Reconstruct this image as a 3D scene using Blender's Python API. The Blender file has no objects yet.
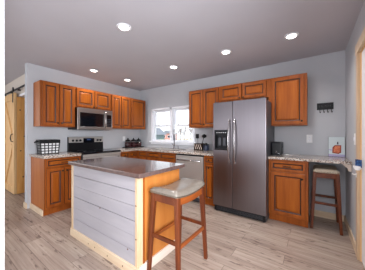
import bpy, bmesh, math, random
from mathutils import Vector, Matrix
R = math.radians
random.seed(7)
sc = bpy.context.scene
COL = sc.collection

# ------------------------------------------------------------------ camera
cam_d = bpy.data.cameras.new('camera')
cam = bpy.data.objects.new('camera', cam_d); COL.objects.link(cam)
cam_d.sensor_width = 36.0
cam_d.lens = 36.0 * 184.7 / 365.0
cam_d.shift_y = -0.5 / 365.0
cam.location = (3.897, -3.477, 1.24)
cam.rotation_euler = (R(90), 0, R(35.3))
cam_d.clip_start = 0.05
sc.camera = cam

# ------------------------------------------------------------------ world, lights, exposure
w = bpy.data.worlds.new('sky'); sc.world = w; w.use_nodes = True
bg = w.node_tree.nodes['Background']
bg.inputs[0].default_value = (0.86, 0.93, 1.0, 1)
bg.inputs[1].default_value = 1.3
sc.view_settings.view_transform = 'Standard'
sc.view_settings.look = 'None'
sc.view_settings.exposure = 0.60
sc.view_settings.gamma = 1.0
sc.view_settings.use_curve_mapping = False

def area(name, loc, rot, sx, sy, power, color):
    l = bpy.data.lights.new(name, 'AREA'); l.shape = 'RECTANGLE'; l.size = sx; l.size_y = sy
    l.energy = power; l.color = color
    o = bpy.data.objects.new(name, l); COL.objects.link(o)
    o.location = loc; o.rotation_euler = rot
    return o
sun = bpy.data.lights.new('sun', 'SUN'); sun.energy = 2.6; sun.angle = R(10); sun.color = (1.0, 0.97, 0.93)
so_ = bpy.data.objects.new('sun', sun); COL.objects.link(so_); so_.rotation_euler = (R(38), 0, R(-25))
# fill lamps added out of view to stand in for window daylight
area('rear_fill_light', (1.6, -8.12, 1.45), (R(90), 0, 0), 4.6, 1.9, 40, (0.95, 0.96, 1.0))
area('left_fill_light', (-3.12, -5.4, 1.45), (R(90), 0, R(-90)), 2.6, 1.8, 30, (0.95, 0.96, 1.0))
area('right_fill_light', (4.41, -3.4, 1.25), (R(62), 0, R(90)), 1.9, 1.5, 84, (0.95, 0.97, 1.0))
DOWNLIGHT_W = 7.5
DOWNLIGHT_COL = (1.0, 0.97, 0.95)

# ------------------------------------------------------------------ materials
def hexlin(r, g, b):
    f = lambda c: (c/255/12.92) if c/255 <= 0.04045 else ((c/255+0.055)/1.055)**2.4
    return (f(r), f(g), f(b), 1)
def mat(name, col, rough=0.5, metal=0.0, spec=0.5, emis=None, estr=0, noise=None, coat=0, bump=0):
    """noise = (scale xyz, second colour, detail, low, high)"""
    m = bpy.data.materials.new(name); m.use_nodes = True
    nt = m.node_tree; b = nt.nodes['Principled BSDF']
    b.inputs['Base Color'].default_value = col
    b.inputs['Roughness'].default_value = rough
    b.inputs['Metallic'].default_value = metal
    b.inputs['Specular IOR Level'].default_value = spec
    b.inputs['Coat Weight'].default_value = coat
    b.inputs['Coat Roughness'].default_value = 0.15
    if emis:
        b.inputs['Emission Color'].default_value = emis
        b.inputs['Emission Strength'].default_value = estr
    if noise:
        tc = nt.nodes.new('ShaderNodeTexCoord'); mp = nt.nodes.new('ShaderNodeMapping')
        mp.inputs['Scale'].default_value = noise[0]
        n = nt.nodes.new('ShaderNodeTexNoise'); n.inputs['Scale'].default_value = 1
        n.inputs['Detail'].default_value = noise[2]; n.inputs['Roughness'].default_value = 0.6
        rmp = nt.nodes.new('ShaderNodeValToRGB')
        rmp.color_ramp.elements[0].position = noise[3]; rmp.color_ramp.elements[1].position = noise[4]
        rmp.color_ramp.elements[0].color = col; rmp.color_ramp.elements[1].color = noise[1]
        nt.links.new(tc.outputs['Object'], mp.inputs[0]); nt.links.new(mp.outputs[0], n.inputs['Vector'])
        nt.links.new(n.outputs['Fac'], rmp.inputs[0]); nt.links.new(rmp.outputs[0], b.inputs['Base Color'])
        if bump:
            bp = nt.nodes.new('ShaderNodeBump'); bp.inputs['Strength'].default_value = bump
            bp.inputs['Distance'].default_value = 0.004
            nt.links.new(n.outputs['Fac'], bp.inputs['Height']); nt.links.new(bp.outputs[0], b.inputs['Normal'])
    return m

M = {}
M['wall'] = mat('wall_paint', hexlin(190, 192, 197), 0.75, noise=((3, 3, 3), hexlin(186, 188, 193), 2, .3, .7))
M['ceiling'] = mat('ceiling_paint', hexlin(192, 190, 197), 0.85, noise=((2, 2, 2), hexlin(188, 186, 193), 2, .3, .7))
M['hallwall'] = mat('hall_paint', hexlin(205, 195, 184), 0.8)
M['white'] = mat('white_paint', hexlin(240, 241, 246), 0.45)
M['vinyl'] = mat('window_vinyl', hexlin(238, 240, 246), 0.35)
M['oak'] = mat('oak_frame', hexlin(160, 86, 30), 0.40, noise=((14, 14, 1.6), hexlin(122, 58, 18), 5, .3, .72), spec=.2)
M['oakp'] = mat('oak_panel', hexlin(162, 88, 24), 0.42, noise=((16, 16, 1.2), hexlin(130, 62, 14), 5, .3, .72), spec=.2)
M['glaze'] = mat('dark_glaze', hexlin(58, 24, 8), 0.5)
M['oakside'] = mat('oak_veneer', hexlin(194, 126, 62), 0.45, noise=((10, 10, .9), hexlin(178, 106, 46), 5, .3, .7), spec=.3)
M['oakend'] = mat('oak_end_veneer', hexlin(180, 108, 48), 0.45, noise=((10, 10, .9), hexlin(160, 86, 34), 5, .3, .7), spec=.25)
M['pine'] = mat('raw_pine', hexlin(222, 200, 172), 0.55, noise=((3, 22, 22), hexlin(204, 176, 144), 4, .35, .75))
M['pinev'] = mat('raw_pine_upright', hexlin(212, 186, 154), 0.55, noise=((22, 22, 2.5), hexlin(192, 160, 124), 4, .35, .75))
M['pinew'] = mat('whitewashed_pine', hexlin(232, 218, 206), 0.55, noise=((22, 3, 22), hexlin(214, 196, 180), 4, .35, .75))
M['barn'] = mat('barn_pine', hexlin(228, 190, 138), 0.55, noise=((18, 18, 1.8), hexlin(204, 158, 104), 5, .35, .75))
M['barn2'] = mat('amber_pine', hexlin(236, 176, 100), 0.5, noise=((18, 18, 1.8), hexlin(214, 146, 72), 5, .35, .75))
M['knot'] = mat('knot_brown', hexlin(96, 56, 34), 0.6)
M['shiplap'] = mat('shiplap_paint', hexlin(172, 168, 173), 0.55, noise=((2, 12, 12), hexlin(160, 156, 163), 3, .3, .7))
M['gap'] = mat('shadow_gap', hexlin(70, 66, 66), 0.8)
M['steel'] = mat('brushed_steel', hexlin(128, 122, 126), 0.30, metal=1.0, noise=((30, 30, .5), hexlin(124, 118, 122), 3, .3, .7))
M['steelm'] = mat('dark_brushed_steel', hexlin(192, 187, 184), 0.3, metal=1.0)
M['steelh'] = mat('polished_steel', hexlin(176, 172, 172), 0.24, metal=1.0)
M['steels'] = mat('light_steel', hexlin(190, 186, 182), 0.38, metal=.65)
M['fside'] = mat('fridge_side_grey', hexlin(74, 74, 80), 0.5)
M['black'] = mat('black_plastic', hexlin(11, 12, 16), 0.35, spec=.3)
M['blackg'] = mat('black_glass', hexlin(10, 12, 18), 0.06)
M['blackm'] = mat('black_iron', hexlin(24, 22, 22), 0.5, metal=.4)
M['dgrey'] = mat('dark_grey_plastic', hexlin(62, 64, 70), 0.4)
M['bronze'] = mat('dark_bronze', hexlin(52, 40, 34), 0.3, metal=.8)
M['stool'] = mat('walnut_stain', hexlin(112, 54, 22), 0.38, noise=((16, 16, 1.6), hexlin(74, 30, 12), 4, .3, .7), spec=.35)
M['stoola'] = mat('walnut_apron', hexlin(150, 80, 30), 0.38, noise=((16, 2, 16), hexlin(116, 54, 20), 4, .3, .7), spec=.35)
M['seat'] = mat('greige_vinyl', hexlin(124, 115, 106), 0.27, noise=((40, 40, 40), hexlin(116, 107, 98), 2, .3, .7))
M['seatl'] = mat('oatmeal_fabric', hexlin(205, 192, 172), 0.7, noise=((90, 90, 90), hexlin(178, 162, 140), 2, .3, .7))
M['nail'] = mat('nailhead_pewter', hexlin(150, 138, 125), 0.25, metal=1.0)
M['isltop'] = mat('dark_worktop', hexlin(104, 84, 80), 0.12, noise=((30, 30, 30), hexlin(84, 67, 64), 3, .3, .7), coat=.3)
M['lamp'] = mat('lamp_lens', (1, 1, 1, 1), 0.5, emis=(1, .95, .88, 1), estr=9)
M['led'] = mat('blue_led', hexlin(30, 50, 90), 0.3, emis=(0.1, 0.25, .7, 1), estr=.08)
M['chrome'] = mat('chrome', hexlin(190, 192, 198), 0.12, metal=1.0)
M['grass'] = mat('winter_grass', hexlin(166, 156, 124), 0.9, noise=((.3, .3, .3), hexlin(206, 200, 182), 4, .35, .65))
M['bark'] = mat('bark', hexlin(112, 92, 84), 0.9)
M['leaf'] = mat('leaf_green', hexlin(84, 112, 66), 0.8, noise=((4, 4, 4), hexlin(120, 140, 92), 3, .35, .65))
M['siding'] = mat('blue_siding', hexlin(112, 132, 142), 0.7)
M['redsiding'] = mat('red_siding', hexlin(190, 134, 124), 0.7)
M['roof'] = mat('roof_shingle', hexlin(120, 126, 136), 0.8)
M['white_plastic'] = mat('white_plastic', hexlin(236, 236, 236), 0.4)
M['coffee'] = mat('dark_red_candy', hexlin(60, 16, 22), 0.4, noise=((50, 50, 50), hexlin(120, 60, 64), 2, .4, .6))
M['cover'] = mat('pale_print', hexlin(206, 216, 218), 0.5)
M['orange'] = mat('orange_print', hexlin(190, 84, 44), 0.5, noise=((40, 40, 40), hexlin(222, 128, 84), 2, .35, .65))
M['dkorange'] = mat('dark_red_print', hexlin(140, 44, 30), 0.5)
M['lilac'] = mat('lilac_print', hexlin(176, 168, 204), 0.5)
M['blue'] = mat('blue_print', hexlin(50, 96, 150), 0.5, noise=((50, 50, 50), hexlin(14, 34, 78), 2, .4, .6))
M['teal'] = mat('navy_plastic', hexlin(30, 42, 66), 0.4)
M['cloth'] = mat('white_cotton', hexlin(226, 226, 228), 0.8)
M['glassjar'] = mat('jar_glass', hexlin(236, 240, 242), 0.03)
M['glassjar'].node_tree.nodes['Principled BSDF'].inputs['Transmission Weight'].default_value = 1.0

def glass_mat():
    m = bpy.data.materials.new('window_glass'); m.use_nodes = True
    nt = m.node_tree; nt.nodes.clear()
    o = nt.nodes.new('ShaderNodeOutputMaterial'); mx = nt.nodes.new('ShaderNodeMixShader')
    t = nt.nodes.new('ShaderNodeBsdfTransparent'); g = nt.nodes.new('ShaderNodeBsdfGlossy')
    g.inputs['Roughness'].default_value = 0.02
    lw = nt.nodes.new('ShaderNodeFresnel'); lw.inputs[0].default_value = 1.3
    nt.links.new(lw.outputs[0], mx.inputs[0]); nt.links.new(t.outputs[0], mx.inputs[1]); nt.links.new(g.outputs[0], mx.inputs[2])
    nt.links.new(mx.outputs[0], o.inputs[0])
    return m
M['glass'] = glass_mat()

def floor_mat():
    m = bpy.data.materials.new('vinyl_plank'); m.use_nodes = True
    nt = m.node_tree; b = nt.nodes['Principled BSDF']; L = nt.links.new
    b.inputs['Roughness'].default_value = 0.36
    tc = nt.nodes.new('ShaderNodeTexCoord')
    br = nt.nodes.new('ShaderNodeTexBrick')
    br.offset = 0.37; br.inputs['Scale'].default_value = 1.0
    br.inputs['Brick Width'].default_value = 1.22; br.inputs['Row Height'].default_value = 0.165
    br.inputs['Mortar Size'].default_value = 0.0022; br.inputs['Mortar Smooth'].default_value = 0.4
    br.inputs['Color1'].default_value = (0, 0, 0, 1); br.inputs['Color2'].default_value = (1, 1, 1, 1)
    br.inputs['Mortar'].default_value = (.5, .5, .5, 1)
    L(tc.outputs['Object'], br.inputs['Vector'])
    # plank-wise offset of the grain
    sep = nt.nodes.new('ShaderNodeVectorMath'); sep.operation = 'MULTIPLY_ADD'
    sep.inputs[1].default_value = (13, 7, 3)
    L(br.outputs['Color'], sep.inputs[0]); L(tc.outputs['Object'], sep.inputs[2])
    def noise(scale, detail, rough=.6):
        mp = nt.nodes.new('ShaderNodeMapping'); mp.inputs['Scale'].default_value = scale
        n = nt.nodes.new('ShaderNodeTexNoise'); n.inputs['Scale'].default_value = 1
        n.inputs['Detail'].default_value = detail; n.inputs['Roughness'].default_value = rough
        L(sep.outputs[0], mp.inputs[0]); L(mp.outputs[0], n.inputs['Vector']); return n.outputs['Fac']
    def ramp(fac, stops):
        r = nt.nodes.new('ShaderNodeValToRGB'); cr = r.color_ramp
        while len(cr.elements) < len(stops): cr.elements.new(.5)
        for e, (p, c) in zip(cr.elements, stops): e.position = p; e.color = c
        L(fac, r.inputs[0]); return r.outputs[0]
    def mix(f, a, c, mode='MIX'):
        x = nt.nodes.new('ShaderNodeMix'); x.data_type = 'RGBA'; x.blend_type = mode
        if isinstance(f, float): x.inputs['Factor'].default_value = f
        else: L(f, x.inputs['Factor'])
        L(a, x.inputs['A'])
        if isinstance(c, tuple): x.inputs['B'].default_value = c
        else: L(c, x.inputs['B'])
        return x.outputs['Result']
    base = ramp(noise((1.3, 9, 1), 6), [(.3, hexlin(132, 114, 104)), (.5, hexlin(164, 147, 134)), (.72, hexlin(184, 169, 156))])
    tone = ramp(br.outputs['Color'], [(0, hexlin(150, 132, 122)), (1, hexlin(190, 174, 160))])
    c = mix(.35, base, tone)
    streak = ramp(noise((1.0, 42, 1), 4, .7), [(.44, (0, 0, 0, 1)), (.72, (.8, .8, .8, 1))])
    c = mix(streak, c, hexlin(122, 100, 90))
    dark = ramp(noise((6.5, 24, 1), 4, .55), [(.585, (0, 0, 0, 1)), (.67, (.75, .75, .75, 1))])
    c = mix(dark, c, hexlin(84, 62, 54))
    c = mix(br.outputs['Fac'], c, hexlin(96, 80, 72))
    L(c, b.inputs['Base Color'])
    bp = nt.nodes.new('ShaderNodeBump'); bp.inputs['Strength'].default_value = .15; bp.inputs['Distance'].default_value = .002
    L(noise((1.3, 60, 1), 3), bp.inputs['Height']); L(bp.outputs[0], b.inputs['Normal'])
    return m
M['floor'] = floor_mat()

def granite_mat():
    m = bpy.data.materials.new('speckled_granite'); m.use_nodes = True
    nt = m.node_tree; b = nt.nodes['Principled BSDF']; L = nt.links.new
    b.inputs['Roughness'].default_value = 0.14
    tc = nt.nodes.new('ShaderNodeTexCoord')
    n = nt.nodes.new('ShaderNodeTexNoise'); n.inputs['Scale'].default_value = 62; n.inputs['Detail'].default_value = 4
    v = nt.nodes.new('ShaderNodeTexVoronoi'); v.inputs['Scale'].default_value = 105
    L(tc.outputs['Object'], n.inputs['Vector']); L(tc.outputs['Object'], v.inputs['Vector'])
    r = nt.nodes.new('ShaderNodeValToRGB'); cr = r.color_ramp
    cr.elements[0].position = .36; cr.elements[0].color = hexlin(132, 110, 98)
    cr.elements[1].position = .62; cr.elements[1].color = hexlin(206, 198, 190)
    e = cr.elements.new(.48); e.color = hexlin(186, 172, 160)
    L(n.outputs['Fac'], r.inputs[0])
    r2 = nt.nodes.new('ShaderNodeValToRGB'); r2.color_ramp.elements[0].position = .78; r2.color_ramp.elements[1].position = .84
    sx = nt.nodes.new('ShaderNodeSeparateColor'); L(v.outputs['Color'], sx.inputs[0]); L(sx.outputs[0], r2.inputs[0])
    x = nt.nodes.new('ShaderNodeMix'); x.data_type = 'RGBA'
    L(r2.outputs[0], x.inputs['Factor']); L(r.outputs[0], x.inputs['A']); x.inputs['B'].default_value = hexlin(66, 50, 46)
    L(x.outputs['Result'], b.inputs['Base Color'])
    return m
M['granite'] = granite_mat()

# ------------------------------------------------------------------ mesh helpers
class MB:
    def __init__(s): s.bm = bmesh.new(); s.mats = []
    def mi(s, m):
        if m not in s.mats: s.mats.append(m)
        return s.mats.index(m)
    def box(s, x0, x1, y0, y1, z0, z1, m, bev=0.0):
        t = bmesh.new(); bmesh.ops.create_cube(t, size=1)
        for v in t.verts:
            v.co = Vector(((x0+x1)/2+v.co.x*(x1-x0), (y0+y1)/2+v.co.y*(y1-y0), (z0+z1)/2+v.co.z*(z1-z0)))
        if bev: bmesh.ops.bevel(t, geom=t.edges[:], offset=bev, segments=2, affect='EDGES', profile=.6)
        return s.merge(t, m)
    def merge(s, t, m, mtx=None, smooth=False):
        k = s.mi(m); vm = {}
        for v in t.verts: vm[v] = s.bm.verts.new(mtx @ v.co if mtx else v.co)
        for f in t.faces:
            try:
                nf = s.bm.faces.new([vm[v] for v in f.verts]); nf.material_index = k; nf.smooth = smooth
            except ValueError: pass
        t.free(); return s
    def bar(s, a, b, wa, wb, m, da=None, db=None, bev=0.0, up=(0, 0, 1)):
        """rectangular bar from a to b, width wa->wb, depth da->db"""
        a, b = Vector(a), Vector(b); d = (b-a).normalized(); u = Vector(up)
        if abs(d.dot(u)) > .95: u = Vector((0, 1, 0))
        x = d.cross(u).normalized(); y = x.cross(d).normalized()
        da = da or wa; db = db or wb; t = bmesh.new(); vs = []
        for p, ww, dd in ((a, wa, da), (b, wb, db)):
            for i, j in ((-1, -1), (1, -1), (1, 1), (-1, 1)): vs.append(t.verts.new(p+x*i*ww/2+y*j*dd/2))
        t.faces.new(vs[3::-1]); t.faces.new(vs[4:])
        for i in range(4): t.faces.new((vs[i], vs[(i+1) % 4], vs[4+(i+1) % 4], vs[4+i]))
        bmesh.ops.recalc_face_normals(t, faces=t.faces[:])
        if bev: bmesh.ops.bevel(t, geom=t.edges[:], offset=bev, segments=1, affect='EDGES')
        return s.merge(t, m)
    def tube(s, pts, r, m, n=10, closed=False):
        pts = [Vector(p) for p in pts]; t = bmesh.new(); rings = []
        rs = r if isinstance(r, (list, tuple)) else [r]*len(pts)
        px = None
        for i, p in enumerate(pts):
            a = pts[i-1] if i > 0 else (pts[-1] if closed else p); b = pts[(i+1) % len(pts)] if (i < len(pts)-1 or closed) else p
            d = (b-a).normalized()
            if px is None:
                u = Vector((0, 0, 1)) if abs(d.z) < .9 else Vector((1, 0, 0)); px = d.cross(u).normalized()
            else: px = (px-d*px.dot(d)).normalized()
            py = d.cross(px)
            rings.append([t.verts.new(p+(px*math.cos(2*math.pi*k/n)+py*math.sin(2*math.pi*k/n))*rs[i]) for k in range(n)])
        m_ = len(rings)
        for i in range(m_ if closed else m_-1):
            for k in range(n):
                t.faces.new((rings[i][k], rings[i][(k+1) % n], rings[(i+1) % m_][(k+1) % n], rings[(i+1) % m_][k]))
        if not closed: t.faces.new(rings[0][::-1]); t.faces.new(rings[-1])
        bmesh.ops.recalc_face_normals(t, faces=t.faces[:])
        return s.merge(t, m, smooth=True)
    def lathe(s, c, prof, m, n=24, axis='z'):
        t = bmesh.new(); rings = []
        for (r, h) in prof:
            ring = []
            for k in range(n):
                a = 2*math.pi*k/n; p = Vector((r*math.cos(a), r*math.sin(a), h))
                if axis == 'y': p = Vector((p.x, -p.z, p.y))
                if axis == 'x': p = Vector((p.z, p.x, p.y))
                ring.append(t.verts.new(Vector(c)+p))
            rings.append(ring)
        for i in range(len(rings)-1):
            for k in range(n): t.faces.new((rings[i][k], rings[i][(k+1) % n], rings[i+1][(k+1) % n], rings[i+1][k]))
        t.faces.new(rings[0][::-1]); t.faces.new(rings[-1])
        bmesh.ops.recalc_face_normals(t, faces=t.faces[:])
        return s.merge(t, m, smooth=True)
    def prism(s, poly, axis, a, b, m):
        """polygon in the two other axes extruded along axis"""
        t = bmesh.new()
        def P(u, v, w_): return {'x': (w_, u, v), 'y': (u, w_, v), 'z': (u, v, w_)}[axis]
        A = [t.verts.new(P(u, v, a)) for u, v in poly]; B = [t.verts.new(P(u, v, b)) for u, v in poly]
        t.faces.new(A); t.faces.new(B[::-1]); n = len(poly)
        for i in range(n): t.faces.new((A[i], B[i], B[(i+1) % n], A[(i+1) % n]))
        bmesh.ops.recalc_face_normals(t, faces=t.faces[:])
        return s.merge(t, m)
    def build(s, name, parent=None, loc=None):
        me = bpy.data.meshes.new(name); s.bm.to_mesh(me); s.bm.free()
        for m in s.mats: me.materials.append(M[m])
        o = bpy.data.objects.new(name, me); COL.objects.link(o)
        if parent: o.parent = parent
        if loc: o.location = loc
        return o

def tag(o, label, cat, group=None, kind=None):
    o['label'] = label; o['category'] = cat
    if group: o['group'] = group
    if kind: o['kind'] = kind
    return o
def thing(name, label, cat, loc=(0, 0, 0), rz=0, group=None):
    o = bpy.data.objects.new(name, None); COL.objects.link(o); o.empty_display_size = .1
    o.location = loc; o.rotation_euler = (0, 0, rz)
    return tag(o, label, cat, group)
def struct(mb, name, parent=None):
    o = mb.build(name, parent)
    if not parent: o['kind'] = 'structure'
    return o
def dup(root, loc, rz=None, label=None):
    r = root.copy(); COL.objects.link(r); r.location = loc
    if rz is not None: r.rotation_euler = (0, 0, rz)
    if label: r['label'] = label
    for ch in [o for o in bpy.data.objects if o.parent == root]:
        c = ch.copy(); COL.objects.link(c); c.parent = r
        for g in [o for o in bpy.data.objects if o.parent == ch]:
            d = g.copy(); COL.objects.link(d); d.parent = c
    return r

# ------------------------------------------------------------------ the room
W, H = 4.27, 2.44
YR = -8.0          # rear end of the open plan room
XL = -3.0
struct(MB().box(XL-.1, W+.15, YR, .15, -.08, 0, 'floor'), 'floor')
struct(MB().box(XL-.1, W+.15, YR, .15, H, H+.1, 'ceiling'), 'ceiling')
WX0, WX1, WZ0, WZ1 = 0.44, 1.76, 1.07, 1.90      # window rough opening
b = MB()
b.box(-.12, WX0, 0, .14, 0, H, 'wall'); b.box(WX1, W+.15, 0, .14, 0, H, 'wall')
b.box(WX0, WX1, 0, .14, 0, WZ0, 'wall'); b.box(WX0, WX1, 0, .14, WZ1, H, 'wall')
struct(b, 'wall_back')
struct(MB().box(-.12, 0, -2.46, 0, 0, H, 'wall'), 'wall_stove')
DY0, DY1, DZ = -1.88, -0.99, 2.05                # door opening in the right wall
b = MB()
b.box(W, W+.12, DY1, 0, 0, H, 'wall'); b.box(W, W+.12, -2.4, DY0, 0, H, 'wall'); b.box(W, W+.12, DY0, DY1, DZ, H, 'wall')
b.box(W, W+.12, YR, -4.4, 0, H, 'wall'); b.box(W, W+.12, -4.4, -2.4, 0, .4, 'wall'); b.box(W, W+.12, -4.4, -2.4, 2.3, H, 'wall')  # out-of-view opening added to let the right fill lamp shine in
struct(b, 'wall_right')
# hall to the left of the kitchen
b = MB(); b.box(XL, -1.14, -2.30, -2.20, 0, H, 'hallwall'); b.box(-1.14, -.12, -2.30, -2.20, 2.07, H, 'hallwall')
b.box(-1.13, -.12, -2.305, -2.195, 2.03, 2.07, 'white')
struct(b, 'wall_hall')
b = MB(); b.box(XL-.1, XL, YR, -6.75, 0, H, 'hallwall'); b.box(XL-.1, XL, -4.05, .1, 0, H, 'hallwall')
b.box(XL-.1, XL, -6.75, -4.05, 0, .5, 'hallwall'); b.box(XL-.1, XL, -6.75, -4.05, 2.4, H, 'hallwall'); struct(b, 'wall_hall_end')  # opening in this unseen wall added for the left fill lamp
struct(MB().box(XL, -.12, -.9, -.8, 0, H, 'hallwall'), 'wall_hall_back')
# rear wall behind the camera, wide opening added for the fill lamp
b = MB(); b.box(XL, W, YR-.1, YR, 0, .5, 'wall'); b.box(XL, W, YR-.1, YR, 2.3, H, 'wall')
b.box(XL, -1, YR-.1, YR, .5, 2.3, 'wall'); b.box(4.1, W, YR-.1, YR, .5, 2.3, 'wall')
struct(b, 'wall_rear')
struct(MB().box(1.98, 2.123, -3.9, -3.14, 0, H, 'white', .003), 'wall_left')

# skirting boards in raw pine
def skirt(name, x0, x1, y0, y1, m='pine'): struct(MB().box(x0, x1, y0, y1, 0, .09, m, .002), name)
skirt('baseboard_back', 3.86, 4.252, -.016, 0)
skirt('baseboard_right', 4.254, 4.27, -.90, 0)
b = MB(); b.box(-.136, .001, -2.476, -2.46, 0, .09, 'pine', .002); b.box(-.136, -.12, -2.46, -2.31, 0, .09, 'pine', .002)
struct(b, 'baseboard_stove')

# ------------------------------------------------------------------ window over the sink (two double-hung units)
def window():
    root = struct(MB().box(WX0, WX0+.001, .05, .051, WZ0, WZ0+.001, 'vinyl'), 'window_1')
    b = MB(); zt = WZ1
    # jamb liner boards
    b.box(WX0, WX0+.05, -.012, .13, WZ0, zt, 'vinyl', .003); b.box(WX1-.05, WX1, -.012, .13, WZ0, zt, 'vinyl', .003)
    b.box(WX0, WX1, -.012, .13, zt-.045, zt, 'vinyl', .003); b.box(1.065, 1.135, -.012, .13, WZ0, zt, 'vinyl', .003)
    b.build('window_frame', root)
    b = MB(); b.box(WX0-.03, WX1+.03, -.05, .13, WZ0-.03, WZ0+.005, 'vinyl', .004); b.box(WX0-.01, WX1+.01, -.014, 0, WZ0-.075, WZ0-.03, 'vinyl', .003)
    b.build('window_sill', root)
    for x0, x1 in ((WX0+.05, 1.065), (1.135, WX1-.05)):
        zm = 1.455
        for (z0, z1, yo) in ((WZ0+.005, zm+.02, .045), (zm-.02, zt-.045, .085)):
            s = MB(); y0, y1 = yo, yo+.035; t = .036
            s.box(x0, x0+t, y0, y1, z0, z1, 'vinyl', .003); s.box(x1-t, x1, y0, y1, z0, z1, 'vinyl', .003)
            s.box(x0+t, x1-t, y0, y1, z0, z0+.038, 'vinyl', .003); s.box(x0+t, x1-t, y0, y1, z1-.038, z1, 'vinyl', .003)
            so = s.build('sash', root)
            MB().box(x0+t, x1-t, yo+.014, yo+.019, z0+.038, z1-.038, 'glass').build('pane', so)
            if yo < .06:
                for f in (.25, .75):
                    xx = x0+(x1-x0)*f
                    MB().box(xx-.022, xx+.022, .047, .075, z1, z1+.014, 'steels', .003).build('sash_lock', so)
    return root
window()

# right-hand door with pine casing
def door():
    root = struct(MB().box(W+.012, W+.052, DY0+.012, DY1-.012, .01, DZ-.012, 'white', .002), 'door_1')
    b = MB()
    for (z0, z1) in ((.2, .95), (1.08, 1.9)):
        for (y0, y1) in ((DY0+.12, DY0+.40), (DY1-.40, DY1-.12)):
            b.box(W+.008, W+.015, y0, y1, z0, z1, 'white', .003)
    b.build('door_panel', root)
    b = MB(); b.lathe((W+.014, DY0+.08, 1.0), [(.028, 0), (.028, -.008), (.011, -.01), (.011, -.03), (.026, -.04), (.024, -.058), (.01, -.062)], 'chrome', axis='x')
    b.build('door_handle', root)
door()
b = MB(); c0 = W-.018
b.box(c0, W, DY1, DY1+.085, 0, DZ+.0, 'pinev', .002); b.box(c0, W, DY0-.085, DY0, 0, DZ, 'pinev', .002)
b.box(c0-.003, W, DY0-.10, DY1+.10, DZ, DZ+.095, 'pine', .002)
struct(b, 'trim_1')
b = MB(); b.box(W, W+.12, DY1-.012, DY1, 0, DZ, 'barn'); b.box(W, W+.12, DY0, DY0+.012, 0, DZ, 'barn'); b.box(W, W+.12, DY0, DY1, DZ-.012, DZ, 'barn')
struct(b, 'trim_2')

# ------------------------------------------------------------------ cabinets
def ring_panel(mb, x0, x1, z0, z1, y, steps):
    """concentric raised-panel profile on the plane y (front is -y). steps = [(inset, out, material of the band that ends here)]"""
    k0 = None; bm = mb.bm
    for (ins, out, m) in steps:
        vs = [bm.verts.new((x0+ins, y-out, z0+ins)), bm.verts.new((x1-ins, y-out, z0+ins)), bm.verts.new((x1-ins, y-out, z1-ins)), bm.verts.new((x0+ins, y-out, z1-ins))]
        if k0:
            for i in range(4):
                f = bm.faces.new((k0[i], k0[(i+1) % 4], vs[(i+1) % 4], vs[i])); f.material_index = mb.mi(m)
        k0 = vs
    f = bm.faces.new(k0); f.material_index = mb.mi(steps[-1][2])
def leaf(x0, x1, z0, z1, kind='door'):
    mb = MB(); t = .02; fr = .050 if kind == 'door' else .030
    w_ = min(x1-x0, z1-z0)
    if w_ < .2: fr = .030
    if w_ < .13: fr = .024
    g = fr+.012; bv = fr+.030 if w_ > .2 else fr+.018
    if w_ < .13: bv = fr+.015
    ring_panel(mb, x0, x1, z0, z1, 0, [(0, 0, 'glaze'), (0, t-.004, 'glaze'), (.004, t, 'oak'), (fr-.004, t, 'oak'), (fr, t-.006, 'glaze'), (g, t-.011, 'glaze'), (bv, t-.002, 'oak'), (bv+.004, t-.001, 'oakp')])
    return mb
def knob(parent, x, z, y=-.02):
    MB().lathe((x, y, z), [(.006, 0), (.006, .012), (.014, .018), (.015, .025), (.009, .030)], 'bronze', n=12, axis='y').build('knob', parent)
def pull(parent, x, z, y=-.02, ln=.09):
    MB().tube([(x-ln/2, y, z), (x-ln/2, y-.022, z), (x-ln*.3, y-.028, z), (x+ln*.3, y-.028, z), (x+ln/2, y-.022, z), (x+ln/2, y, z)], .0055, 'bronze', n=8).build('handle', parent)
def cabinet(name, label, loc, rz, w, d, z0, z1, leaves, toe=0.0, cat='cabinet', group=None, side='oakend'):
    """local x runs left to right seen from the front, front plane y=0, back y=d. leaves: (kind,x0,x1,z0,z1,hardware,hx,hz)"""
    r = thing(name, label, cat, loc, rz, group)
    b = MB()
    b.box(.0, .004, .002, d, z0+toe, z1, side); b.box(w-.004, w, .002, d, z0+toe, z1, side)
    b.box(.004, w-.004, .019, d, z0+toe, z1-.001, side)
    b.box(0, w, 0, .0195, z0+toe, z1, 'oak', .001)
    if toe: b.box(0, w, .045, d, z0, z0+toe, 'oak')
    b.build('body', r)
    for L_ in leaves:
        o = leaf(*L_[1:5], kind=L_[0]).build(L_[0], r)
        if L_[5] == 'knob': knob(o, L_[6], L_[7])
        if L_[5] == 'pull': pull(o, L_[6], L_[7])
    return r
UZ0, UZ1 = 1.375, 2.115
def upper(label, loc, rz, w, n, z0=UZ0, z1=UZ1, d=.31, kn=True, hinge='l', margins=(.02, .02), kz=.06):
    lv = []; a, c = margins
    dw = (w-a-c-(n-1)*.012)/n
    for i in range(n):
        x0 = a+i*(dw+.012); x1 = x0+dw
        if n == 2: hx = x1-.026 if i == 0 else x0+.026
        else: hx = x1-.026 if hinge == 'l' else x0+.026
        lv.append(('door', x0, x1, z0+.018, z1-.018, 'knob' if kn else None, hx, z0+kz))
    return cabinet('wall_cabinet', label, loc, rz, w, d, z0, z1, lv)
XF = .33   # upper fronts
upper('oak double-door wall cabinet left of the microwave, hung above the checked basket', (XF, -2.380, 0), R(90), .53, 2, margins=(.022, .014))
upper('short oak double-door wall cabinet directly above the microwave', (XF, -1.85, 0), R(90), .73, 2, z0=1.745, kz=.035)
upper('oak double-door wall cabinet just right of the microwave', (XF, -1.12, 0), R(90), .52, 2)
upper('single-door oak wall cabinet in the room corner, above the lidded jars', (XF, -.60, 0), R(90), .49, 1, hinge='r', margins=(.02, .03))
upper('oak double-door wall cabinet between the window and the fridge', (1.83, -XF, 0), 0, .67, 2)
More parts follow.
